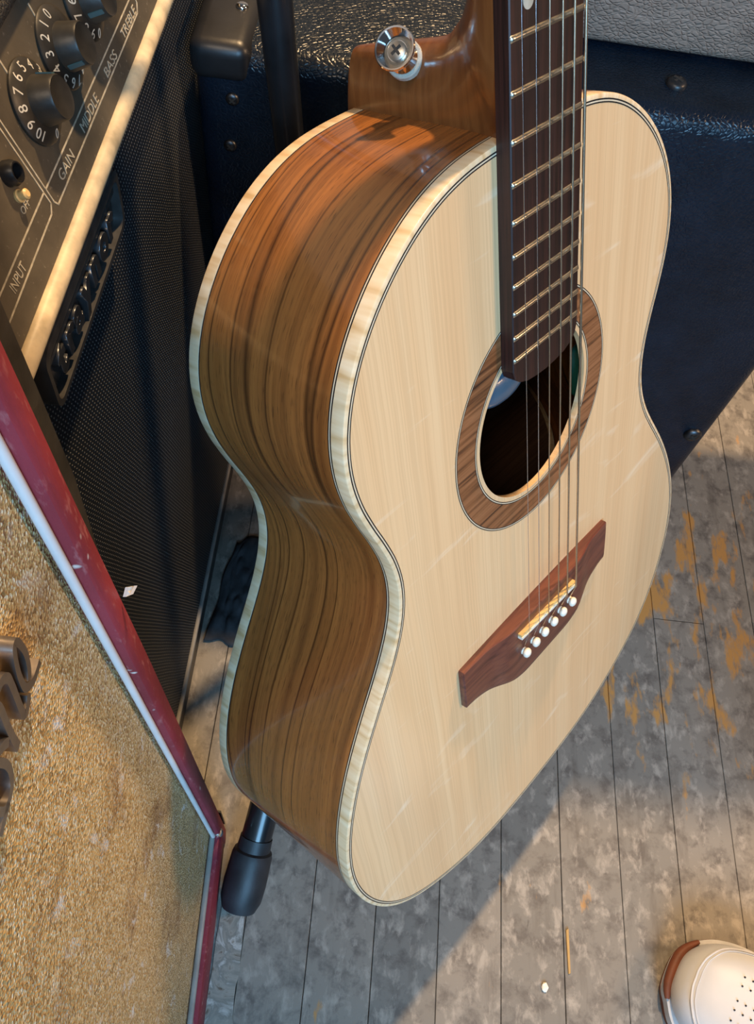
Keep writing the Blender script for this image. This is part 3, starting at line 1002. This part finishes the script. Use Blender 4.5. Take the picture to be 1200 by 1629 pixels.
# ---- inside the body: neck block, cross braces on the back, a small control by the hole's edge, a soft case blob under the fretboard end
m = MB(); m.box(G(-38, 228, -90), G(36, 280, -4))
m.obj('neck_block', M['darkwood'], gt)
m = MB(); m.box(G(-105, 168, -97), G(105, 178, -86)); m.box(G(-112, 92, -101), G(112, 102, -90))
m.obj('back_brace', M['spruce'], gt)
m = MB(); m.box(G(-70, 206, -13), G(70, 216, -3.2))
m.obj('top_brace', M['spruce'], gt)
bm = bmesh.new(); bmesh.ops.create_uvsphere(bm, u_segments=24, v_segments=12, radius=1.0)
for v in bm.verts:
    v.co = G(-12 + v.co.x * 21, 165 + v.co.y * 11, -14.5 + v.co.z * 8)
me = D.meshes.new('pickup_housing'); bm.to_mesh(me); bm.free(); me.materials.append(M['blue_highlight']); me.shade_smooth()
o = D.objects.new('pickup_housing', me); COL.objects.link(o); o.parent = gt
bevel_box('volume_control', G(56, 116, -16), G(67, 150, -3.4), M['teal'], gt, 0.004, 4)

# ---- fretboard
AX = -1.35
hw = lambda v: 18.55 + 0.01845 * (645.0 - v)
fb_top = 7.0
outline_fb = [(-1, 640.0), (-1, 186.0)]
end = [(-1.0, 186.0), (-.94, 181.5), (-.8, 178.2), (-.6, 176.0), (-.3, 174.8), (0, 174.4), (.3, 174.8), (.6, 176.0), (.8, 178.2), (.94, 181.5), (1.0, 186.0)]
pts = [(AX + s * hw(v), v) for s, v in end] + [(AX + hw(645), 645.0), (AX - hw(645), 645.0)]
n = len(pts)
vs = [G(u, v, 0.06) for u, v in pts] + [G(u, v, fb_top - .5) for u, v in pts] + \
     [G(AX + (u - AX) * (1 - .5 / abs(u - AX)) if abs(u - AX) > 1 else u, v, fb_top) for u, v in pts]
fs = [tuple(reversed(range(n))), tuple(2 * n + i for i in range(n))]
for r in range(2):
    for i in range(n):
        j = (i + 1) % n
        fs.append((r * n + i, r * n + j, (r + 1) * n + j, (r + 1) * n + i))
mesh_obj('fretboard', vs, fs, M['rosewood'], gt)
for k in range(1, 22):
    v0 = 645.0 * 2 ** (-k / 12)
    h = hw(v0) - .25
    prof = [(-1.25, 0), (-1.05, .55), (-.5, .98), (0, 1.1), (.5, .98), (1.05, .55), (1.25, 0)]
    us = [(-h, 0.15), (-h + .9, .8), (-h + 2.0, 1), (h - 2.0, 1), (h - .9, .8), (h, .15)]
    vs = [G(AX + uu, v0 + a, fb_top - .02 + b * sc) for uu, sc in us for a, b in prof]
    n = len(prof); fs = [tuple(range(n)), tuple((len(us) - 1) * n + i for i in range(n))]
    for i in range(len(us) - 1):
        for j in range(n - 1):
            fs.append((i * n + j, i * n + j + 1, (i + 1) * n + j + 1, (i + 1) * n + j))
    mesh_obj('fret', vs, fs, M['nickel'], gt, 'all')
for (u, v) in ((-14.2, 333.0), (11.5, 333.0), (AX, 371.0 + 9), (AX, 420.0), (AX, 470.0)):
    m = MB(); n = 28
    vs = []
    for w in (fb_top - .3, fb_top + .05):
        vs += [G(u + 3.4 * math.cos(2 * math.pi * i / n), v + 3.4 * math.sin(2 * math.pi * i / n), w) for i in range(n)]
    fs = [tuple(range(n)), tuple(n + i for i in range(n))] + [(i, (i + 1) % n, n + (i + 1) % n, n + i) for i in range(n)]
    m.add(vs, fs); m.obj('fret_marker', M['pearl'], gt)

# ---- neck and heel: base line under the fretboard / against the body, and a ridge line
BASE = [(284.3, -97.5), (284.3, -96), (284.3, -78), (284.3, -58), (284.3, -39), (284.3, -21), (284.4, -6), (287, 0), (296, 0), (310, 0), (330, 0), (370, 0), (450, 0), (560, 0), (645, 0)]
RIDG = [(309.5, -93), (310.9, -91.8), (312.5, -77.5), (314.0, -63.5), (315.8, -46.5), (318.0, -38), (321.5, -33.5), (325.5, -29), (330, -25.5), (338, -21.5), (350, -18.5), (382, -16.6), (455, -15.6), (562, -14.8), (645, -14.5)]
HW = [6.5, 7.5, 9.2, 11.5, 13.0, 15.5, 18.5, 21, 23.2, 24.4, hw(330) - .05, hw(370) - .05, hw(450) - .05, hw(560) - .05, hw(645) - .05]
EXP = [0.75, 0.75, 0.78, .8, .8, .8, .8, .8, .8, .85, .9, .95, .95, .95, .95]
seg = 20
secs = list(zip(BASE, RIDG, HW, EXP))
fine = []
for i in range(len(secs) - 1):
    def gp(i):
        b, r, h, e = secs[max(0, min(len(secs) - 1, i))]
        return [*b, *r, h, e]
    p = [gp(i - 1), gp(i), gp(i + 1), gp(i + 2)]
    for k in range(4):
        t = k / 4
        fine.append([0.5 * (2 * p[1][c] + (p[2][c] - p[0][c]) * t + (2 * p[0][c] - 5 * p[1][c] + 4 * p[2][c] - p[3][c]) * t * t + (3 * p[1][c] - p[0][c] - 3 * p[2][c] + p[3][c]) * t ** 3) for c in range(6)])
fine.append(gp(len(secs) - 1))
vs = []
for bv, bw, rv, rw, h, e in fine:
    for j in range(seg + 1):
        th = math.pi * j / seg
        cx = math.copysign(abs(math.cos(th)) ** e, math.cos(th)); sy = math.sin(th) ** .85
        vs.append(G(AX - h * cx, bv + (rv - bv) * sy, bw + (rw - bw) * sy))
ns = seg + 1
fs = [tuple(range(ns)), tuple((len(fine) - 1) * ns + j for j in range(ns))]
for i in range(len(fine) - 1):
    for j in range(ns):
        fs.append((i * ns + j, i * ns + (j + 1) % ns, (i + 1) * ns + (j + 1) % ns, (i + 1) * ns + j))
mesh_obj('neck', vs, fs, M['mahogany'], gt, True)
# nut and headstock (above the frame)
m = MB(); m.box(G(AX - hw(645), 645, 0), G(AX + hw(645), 649.5, 9.2))
m.obj('nut', M['bone'], gt)
hp = [(-20, 649), (-33, 672), (-34, 830), (-20, 838), (17, 838), (31, 830), (30, 672), (17, 649)]
vs = [G(u, v, -8 - (v - 649) * .22) for u, v in hp] + [G(u, v, 7 - (v - 649) * .22) for u, v in hp]
n = len(hp)
mesh_obj('headstock', vs, [tuple(reversed(range(n))), tuple(n + i for i in range(n))] + [(i, (i + 1) % n, n + (i + 1) % n, n + i) for i in range(n)], M['mahogany'], gt)
for sgn in (-1, 1):
    for vv in (690, 740, 790):
        m = MB(); m.lathe([(3.2, 0), (3.2, 12), (1.8, 12), (0, 12.5)], (0, 0, 0), (0, 0, 1), 14)
        m.v = [tuple(G(AX + sgn * 20 + x[0], vv + x[1], 6 - (vv - 649) * .22 + x[2])) for x in m.v]
        pg = m.obj('tuning_post', M['chrome'], gt, True)

# ---- strap button on the heel's left cheek
sb0 = G(-12.6, 309.8, -55.5); ax = V((-.78, .52, .34)).normalized()
m = MB(); m.lathe([(7.8 * MM, -.002), (7.8 * MM, .0010), (7.4 * MM, .0015), (0, .0015)], sb0, ax, 32)
fw = m.obj('felt_washer', M['felt'], gt, True)
m = MB(); m.lathe([(6.4 * MM, .0016), (6.3 * MM, .0024), (4.6 * MM, .0045), (4.0 * MM, .0068), (4.7 * MM, .0090), (7.2 * MM, .0112), (8.4 * MM, .0122), (8.6 * MM, .0130), (8.2 * MM, .0137), (7.6 * MM, .0136), (4.2 * MM, .0098), (0, .0096)], sb0, ax, 40)
sbn = m.obj('strap_button', M['chrome'], gt, True)
m = MB(); m.lathe([(3.9 * MM, .0096), (3.8 * MM, .0108), (2.6 * MM, .0114), (0, .0115)], sb0, ax, 24)
sc_ = m.obj('screw', M['screwsteel'], sbn, True)
m = MB()
a = ax.orthogonal().normalized(); b = ax.cross(a)
for p_, q_ in ((a, b), (b, a)):
    m.box((-.0024, -.00055, -.0004), (.0024, .00055, .00025), frame_of(sb0 + ax * .0115, p_, q_, p_.cross(q_)))
m.obj('cross_slot', M['hole'], sbn)

# ---- bridge
US = [-79.5, -78.8, -76, -71, -66, -62, -58, -54, -50, -46, -42, -38, -34, -30, -26, -22, -14, 0, 10, 19, 23, 27, 31, 35, 39, 43, 47, 51, 55, 59, 63, 68, 73, 75.8, 76.5]
def bshape(u):
    c = u + 1.5
    a = abs(c)
    vf = 12.0 + 1.2 * (1 - (a / 78) ** 2)
    def sm(x0, x1):
        t = max(0, min(1, (a - x0) / (x1 - x0))); return t * t * (3 - 2 * t)
    vb = -37.8 - .8 * (1 - (a / 78) ** 2) + 16.0 * sm(20, 74)
    h = 9.2 - 4.4 * sm(34, 60) - .8 * sm(56, 78)
    return vf, vb, h
vs = []; K = None
for i, u in enumerate(US):
    vf, vb, h = bshape(u)
    if i in (0, len(US) - 1):
        vf -= 1.0; vb += 1.2; h -= .8
    sec = [(vf, .06), (vf, h - .7), (vf - .6, h), (vf - 8, h + .15), ((vf + vb) / 2, h + .15), (vb + 4, h), (vb + .9, h - .3), (vb, h - 1.1), (vb, .06)]
    K = len(sec)
    vs += [G(u, v, w) for v, w in sec]
fs = [tuple(range(K)), tuple((len(US) - 1) * K + i for i in range(K))]
for i in range(len(US) - 1):
    for j in range(K):
        fs.append((i * K + j, i * K + (j + 1) % K, (i + 1) * K + (j + 1) % K, (i + 1) * K + j))
mesh_obj('bridge', vs, fs, M['bridge'], gt, True)
# saddle: slightly slanted, notched for compensation, worn yellow along its front
sa, sb_ = V((-33.5, 5.0)), V((26.5, 0.6))
d = (sb_ - sa).normalized(); nn = V((-d.y, d.x)); L = (sb_ - sa).length
m = MB(); m2 = MB()
tt = [0, 4, 10, 15, 20, 26, 31, 36, 41, 46, 51, 56, L]
ofs = [.2, -.9, .5, -.7, .7, -.8, .4, -.6, .8, -.5, .5, .1]
for i in range(len(tt) - 1):
    a = sa + d * tt[i]; b = sa + d * tt[i + 1]
    mid = ofs[i] * .8
    for (mm_, n0, n1, hh) in ((m, -1.8, mid, 12.4), (m2, mid, 1.9, 12.2)):
        q = [a + nn * n0, b + nn * n0, b + nn * n1, a + nn * n1]
        top = hh if mm_ is m else 12.0
        vsq = [G(p.x, p.y, 8.8) for p in q] + [G(p.x, p.y, top) for p in q]
        mm_.add(vsq, [(3, 2, 1, 0), (4, 5, 6, 7), (0, 1, 5, 4), (1, 2, 6, 5), (2, 3, 7, 6), (3, 0, 4, 7)])
m.obj('saddle', M['bone'], gt)
m2.obj('saddle_crown', M['bone_worn'], gt)
PU_ = [-28.2, -18.2, -8.4, 1.9, 12.3, 23.2]
for u in PU_:
    m = MB(); m.lathe([(2.5, 8.9), (2.6, 9.6), (2.1, 10.2), (3.0, 11.1), (3.25, 12.2), (2.9, 13.2), (1.9, 13.9), (.8, 14.15), (0, 14.2)], (0, 0, 0), (0, 0, 1), 20)
    vq = -13.0 - abs(u) * .03
    m.v = [tuple(G(u + x[0], vq + x[1] - (x[2] - 9) * .12, x[2])) for x in m.v]
    m.obj('bridge_pin', M['bone'], gt, True)
# strings: thin plain steel on the left to thick wound bronze on the right
SU0 = [-26.9, -16.4, -6.2, 4.3, 14.1, 24.1]; SU3 = [-24.2, -15.5, -6.8, 1.8, 9.8, 17.7]; SUN = [-18.0, -11.3, -4.7, 2.0, 8.7, 15.3]
RAD = [.17, .22, .34, .44, .56, .68]
for i in range(6):
    f0 = (SU0[i] - sa.x) / (sb_.x - sa.x); vs0 = sa.y + (sb_.y - sa.y) * f0
    pu = PU_[i]; pv = -13.0 - abs(pu) * .03
    pts = [G(pu * .93 + SU0[i] * .07, pv + 2.9, 8.9), G(pu * .8 + SU0[i] * .2, pv + 4.5, 10.0), G(SU0[i], vs0 - 1.2, 12.5 + RAD[i] * .6),
           G(SU0[i], vs0, 12.75 + RAD[i]), G(SU0[i] * .5 + SU3[i] * .5, vs0 * .5 + 165, 12.0 + RAD[i] * .5), G(SU3[i], 330, 11.0), G(SUN[i], 647, 9.4), G(SUN[i] * 1.2, 700, 2)]
    m = MB(); m.tube(pts, RAD[i] * MM, 8)
    m.obj('string', M['steel'] if i < 2 else M['bronze'], gt, 'all')

# ================================================================== GUITAR STAND
sd = empty('guitar_stand', 'black tubular guitar stand behind the guitar, its rubber foot showing beside the red amplifier', 'stand', (0.03, 0.33, 0))
hub = V((0.005, 0.385, 0.19))
p0, p1 = V((-0.0555, 0.440, 0.475)), V((-0.0690, 0.458, 0.575))
dr = (p1 - p0).normalized()
top = p0 + dr * 0.55
m = MB(); m.tube([hub + V((0, 0, -.02)), hub + (p0 - hub) * .5 + V((-.012, .0, 0)), p0, p1, top], [.0095, .0095, .0092, .0100, .0100], 20)
under(m.obj('pole', M['tube'], None, True), sd)
ft = V((-0.0450, 0.0665, 0.0135))
m = MB(); m.tube([ft + (hub - ft) * .10, ft + (hub - ft) * .55, hub], .0132, 18)
under(m.obj('leg', M['tube'], None, True), sd)


def rubber_foot(ft, hub):
    dd = (hub - ft).normalized()
    m = MB()
    m.lathe([(.0085, -.0155), (.0150, -.0125), (.0180, -.004), (.0186, .010), (.0176, .034), (.0166, .038), (.0146, .0395), (.0140, .050)], ft, dd, 28)
    return under(m.obj('rubber_foot', M['rubber'], None, True), sd)


rubber_foot(ft, hub)
for q in (V((0.245, 0.325, 0.0135)), V((0.03, 0.475, 0.0135))):
    m = MB(); m.tube([q + (hub - q) * .08, hub], .0105, 16)
    under(m.obj('leg', M['tube'], None, True), sd)
    rubber_foot(q, hub)
m = MB(); m.lathe([(.016, -.03), (.018, -.02), (.018, .03), (.015, .04)], hub, (0, 0, 1), 24)
under(m.obj('hub', M['blackplastic'], None, True), sd)
# hanging yoke for the headstock and a padded rest behind the body
hd = gt.matrix_basis.to_3x3()
yk = GO + RT @ V((AX * MM, 0.655, -0.030))
m = MB(); m.tube([top, top + V((0.01, -.01, .015)), yk + V((-.02, .02, .0)), yk], .007, 14)
for s in (-1, 1):
    m.tube([yk, yk + RT @ V((s * .033, .0, .005)), yk + RT @ V((s * .033, 0, .055))], .006, 12)
under(m.obj('yoke', M['rubber'], None, True), sd)
m = MB(); r0 = GO + RT @ V((-.02, .03, -0.125)); m.tube([hub + V((0, 0, .02)), r0 + V((-.01, .02, -.0)), r0], .007, 12)
m.lathe([(.012, -.012), (.014, 0), (.012, .0115)], r0, GN, 18)
under(m.obj('back_rest', M['rubber'], None, True), sd)

# ================================================================== SHOE
sh = empty('shoe', 'white leather shoe toe with brown sole edge at the lower right corner', 'shoe', (0.43, -0.05, 0))
# shoe frame: e1 points to the toe, e2 to the shoe's left
ang = math.radians(152)
e1 = V((math.cos(ang), math.sin(ang), 0)); e2 = V((-e1.y, e1.x, 0)); e3 = V((0, 0, 1))
TOE = V((0.3330, 0.0370, 0))
def S(a, b, c):
    return TOE - e1 * a + e2 * b + e3 * c
# a: distance behind the toe tip, half widths left/right, height of the upper
AS = [0.0, 0.004, 0.012, 0.025, 0.045, 0.07, 0.10, 0.14, 0.18, 0.22, 0.255, 0.275, 0.285]
WL = [0.010, 0.022, 0.033, 0.042, 0.049, 0.052, 0.052, 0.046, 0.040, 0.037, 0.034, 0.026, 0.012]
HT = [0.026, 0.036, 0.043, 0.049, 0.056, 0.063, 0.072, 0.088, 0.098, 0.100, 0.100, 0.097, 0.092]
NA, NB = len(AS), 17
vs = []
for a, w, h in zip(AS, WL, HT):
    for j in range(NB):
        th = math.pi * j / (NB - 1)
        cx = math.copysign(abs(math.cos(th)) ** .62, math.cos(th)); sy = math.sin(th) ** .62
        vs.append(S(a, w * cx, 0.014 + (h - 0.014) * sy))
fs = [tuple(range(NB)), tuple((NA - 1) * NB + j for j in range(NB))]
for i in range(NA - 1):
    for j in range(NB):
        fs.append((i * NB + j, i * NB + (j + 1) % NB, (i + 1) * NB + (j + 1) % NB, (i + 1) * NB + j))
up_ = under(mesh_obj('upper', vs, fs, M['whiteleather'], None, 'all'), sh)
up_.modifiers.new('smooth', 'SUBSURF').render_levels = 2


def outline_at(off_, z):
    L = [S(a - (off_ if i == 0 else 0), w + off_, z) for i, (a, w) in enumerate(zip(AS, WL))]
    R_ = [S(a - (off_ if i == 0 else 0), -w - off_, z) for i, (a, w) in enumerate(zip(AS, WL))]
    return catmull(L + R_[::-1], 4, True)


def slab(name, o0, o1, z0, z1, mat):
    A = outline_at(o0, z0); B = outline_at(o1, z1); n = len(A)
    return under(mesh_obj(name, A + B, [tuple(range(n)), tuple(n + i for i in range(n))] + [(i, (i + 1) % n, n + (i + 1) % n, n + i) for i in range(n)], mat, None, True), sh)


slab('midsole', .0030, .0026, .0070, .0155, M['welt'])
slab('sole', .0018, .0032, .0006, .0070, M['sole'])


def on_upper(a, f):
    """point on the upper at distance a and cross position f in -1..1"""
    i = max(k for k in range(NA) if AS[k] <= a); i = min(i, NA - 2)
    t = (a - AS[i]) / (AS[i + 1] - AS[i])
    w = WL[i] * (1 - t) + WL[i + 1] * t; h = HT[i] * (1 - t) + HT[i + 1] * t
    th = math.acos(max(-1, min(1, math.copysign(abs(f) ** (1 / .62), f))))
    return S(a, w * f, 0.014 + (h - 0.014) * math.sin(th) ** .62)


# brown toe bumper
bp = [(0.030, -.985), (0.016, -.97), (.006, -.9), (.0025, -.5), (.0015, 0)]
# seam across the toe box and rows of perforations
seam = [(0.110, 0.93), (0.075, .92), (0.045, .90), (0.024, .84), (0.013, .62), (0.0095, .3), (0.0092, 0.0), (0.0095, -.3), (0.013, -.62), (0.024, -.84), (0.045, -.90), (0.075, -.92), (0.110, -.93)]
m = MB(); m.tube([p + V((0, 0, .0002)) for p in catmull([on_upper(*s) for s in seam], 6)], .0009, 8)
under(m.obj('stitched_seam', M['thread'], None, True), sh)
m = MB(); m.tube([p + V((0, 0, .0002)) for p in catmull([on_upper(s[0] + .0028, s[1] * .96) for s in seam], 6)], .0004, 6)
under(m.obj('stitch_row', M['thread'], None, True), sh)
m = MB()
for row in (-.42, -.26, .0, .16, .34):
    for k in range(12):
        p = on_upper(0.040 + k * .0062, row * (1 - k * .02))
        m.lathe([(.0007, -.0006), (.0007, .00055)], p, (0, 0, 1), 8)
under(tag(m.obj('perforation', M['hole']), kind='stuff'), sh)
# brown rubber toe guard
m = MB()
tg = [S(a - .002, w + .0012, 0) for a, w in list(zip(AS, WL))[:6]][::-1]
m.tube(catmull([S(AS[k] - .0015, sgn * (WL[k] + .0005), 0.017) for sgn, k in ((-1, 2), (-1, 1), (-1, 0), (1, 0), (1, 1))], 4), [.0015 + .003 * math.sin(math.pi * (i + .5) / 17.5) for i in range(17)], 10)
under(m.obj('toe_guard', M['sole'], None, True), sh)
# trouser leg above it (outside the frame)
m = MB()
an = S(0.235, 0, 0)
m.tube([an + V((0, 0, .075)), an + V((.0, .01, .25)), an + V((.01, .03, .50)), an + V((.02, -.02, .92))], [.050, .060, .078, .105], 20)
under(m.obj('trouser_leg', M['denim'], None, True), sh)

# ================================================================== SMALL THINGS ON THE FLOOR
def crumple(name, cx, cy, rx, ry, h, mat, label, cat, seed, n=26, rot=0.0):
    vs = []; fs = []
    R_ = Matrix.Rotation(rot, 3, 'Z')
    for i in range(n + 1):
        for j in range(n + 1):
            a = i / n * 2 - 1; b = j / n * 2 - 1
            edge = max(0.0, 1 - max(abs(a), abs(b)) ** 3)
            wob = 1 + .22 * noise.noise(V((a * 1.5 + seed, b * 1.5, seed)))
            z = 0.0012 + h * edge * abs(noise.noise(V((a * 2.2 + seed, b * 2.2, 3.1))) * 1.3 + .35 * noise.noise(V((a * 6, b * 6, seed))))
            p = R_ @ V((a * rx * wob, b * ry * wob, 0))
            vs.append((cx + p.x, cy + p.y, z))
    for i in range(n):
        for j in range(n):
            k = i * (n + 1) + j
            fs.append((k, k + 1, k + n + 2, k + n + 1))
    o = mesh_obj(name, [V(v) - V((cx, cy, 0)) for v in vs], fs, mat, None, 'all')
    o.location = (cx, cy, 0.0)
    so = o.modifiers.new('thickness', 'SOLIDIFY'); so.thickness = 0.001; so.offset = 1
    return tag(o, label, cat)


crumple('cloth', -0.0900, 0.355, 0.024, 0.060, 0.011, M['rag'], 'crumpled dark dusty cloth on the floor between the black amplifier and the guitar', 'cloth', 2.3, 30, -.1)
# strip of marbled lino beside the red amplifier
m = MB(); pts = []
vs = []; fs = []
n = 24
for i in range(n + 1):
    y = -0.20 + 0.262 * i / n
    xa = -0.0615 + 0.001 * noise.noise(V((y * 60, 0, 0))); xb = -0.0385 + 0.006 * noise.noise(V((y * 45, 3, 0))) + .004 * noise.noise(V((y * 140, 5, 0)))
    if y > 0.045:
        xb -= (y - 0.045) * .5
    zz = 0.0012 + .0014 * abs(noise.noise(V((y * 50, 1, 0))))
    vs += [(xa, y, .0002), (xa, y, zz), (xb, y, zz), (xb, y, .0002)]
    if i:
        k = 4 * i
        for j in range(4):
            fs.append((k - 4 + j, k - 4 + (j + 1) % 4, k + (j + 1) % 4, k + j))
fs += [(3, 2, 1, 0), tuple(len(vs) - 4 + j for j in range(4))]
o = mesh_obj('lino_strip', [V(v) - V((-.05, -.07, 0)) for v in vs], fs, M['marble'], None, True)
o.location = (-.05, -.07, 0); tag(o, 'torn strip of marbled grey lino on the floor along the red amplifier', 'lino')
# scrap of paper wedged on the red amplifier's edge
sc = [(0, 0, 0), (.0025, .001, .001), (.0035, .004, .002), (.002, .0045, .0), (.0005, .003, .002)]
vs = [V(p) for p in sc] + [V(p) + V((.0012, 0, .0004)) for p in sc]
o = mesh_obj('paper_scrap', vs, [(0, 1, 2, 3, 4), (9, 8, 7, 6, 5)] + [(i, (i + 1) % 5, 5 + (i + 1) % 5, 5 + i) for i in range(5)], M['paper'])
o.location = (-0.0740, 0.1165, 0.520); tag(o, 'tiny torn white paper scrap stuck to the red amplifier edge', 'paper')
# crumb of paint on the boards
bm = bmesh.new(); bmesh.ops.create_icosphere(bm, subdivisions=1, radius=1)
for v in bm.verts:
    v.co = V((v.co.x * .0034, v.co.y * .0042, v.co.z * .0012 + .0012)) * (1 + .3 * noise.noise(v.co * 2))
me = D.meshes.new('paint_chip'); bm.to_mesh(me); bm.free(); me.materials.append(M['bone'])
o = D.objects.new('paint_chip', me); COL.objects.link(o); o.location = (0.2235, 0.0165, 0)
tag(o, 'small pale paint chip lying on the boards left of the shoe', 'chip')
vs = [(0, 0, .0002), (.0022, .001, .0002), (.0018, .036, .0002), (-.001, .034, .0002)]
vs = vs + [(x * .8, y, .0018) for x, y, z in vs]
o = mesh_obj('wood_splinter', vs, [(3, 2, 1, 0), (4, 5, 6, 7), (0, 1, 5, 4), (1, 2, 6, 5), (2, 3, 7, 6), (3, 0, 4, 7)], M['brass'])
o.data.materials[0] = plain('bare_tan_wood', (0.50, 0.30, 0.10), 0.6)
o.location = (0.2445, 0.028, 0); tag(o, 'thin tan wood splinter lying along a board seam near the shoe', 'splinter')
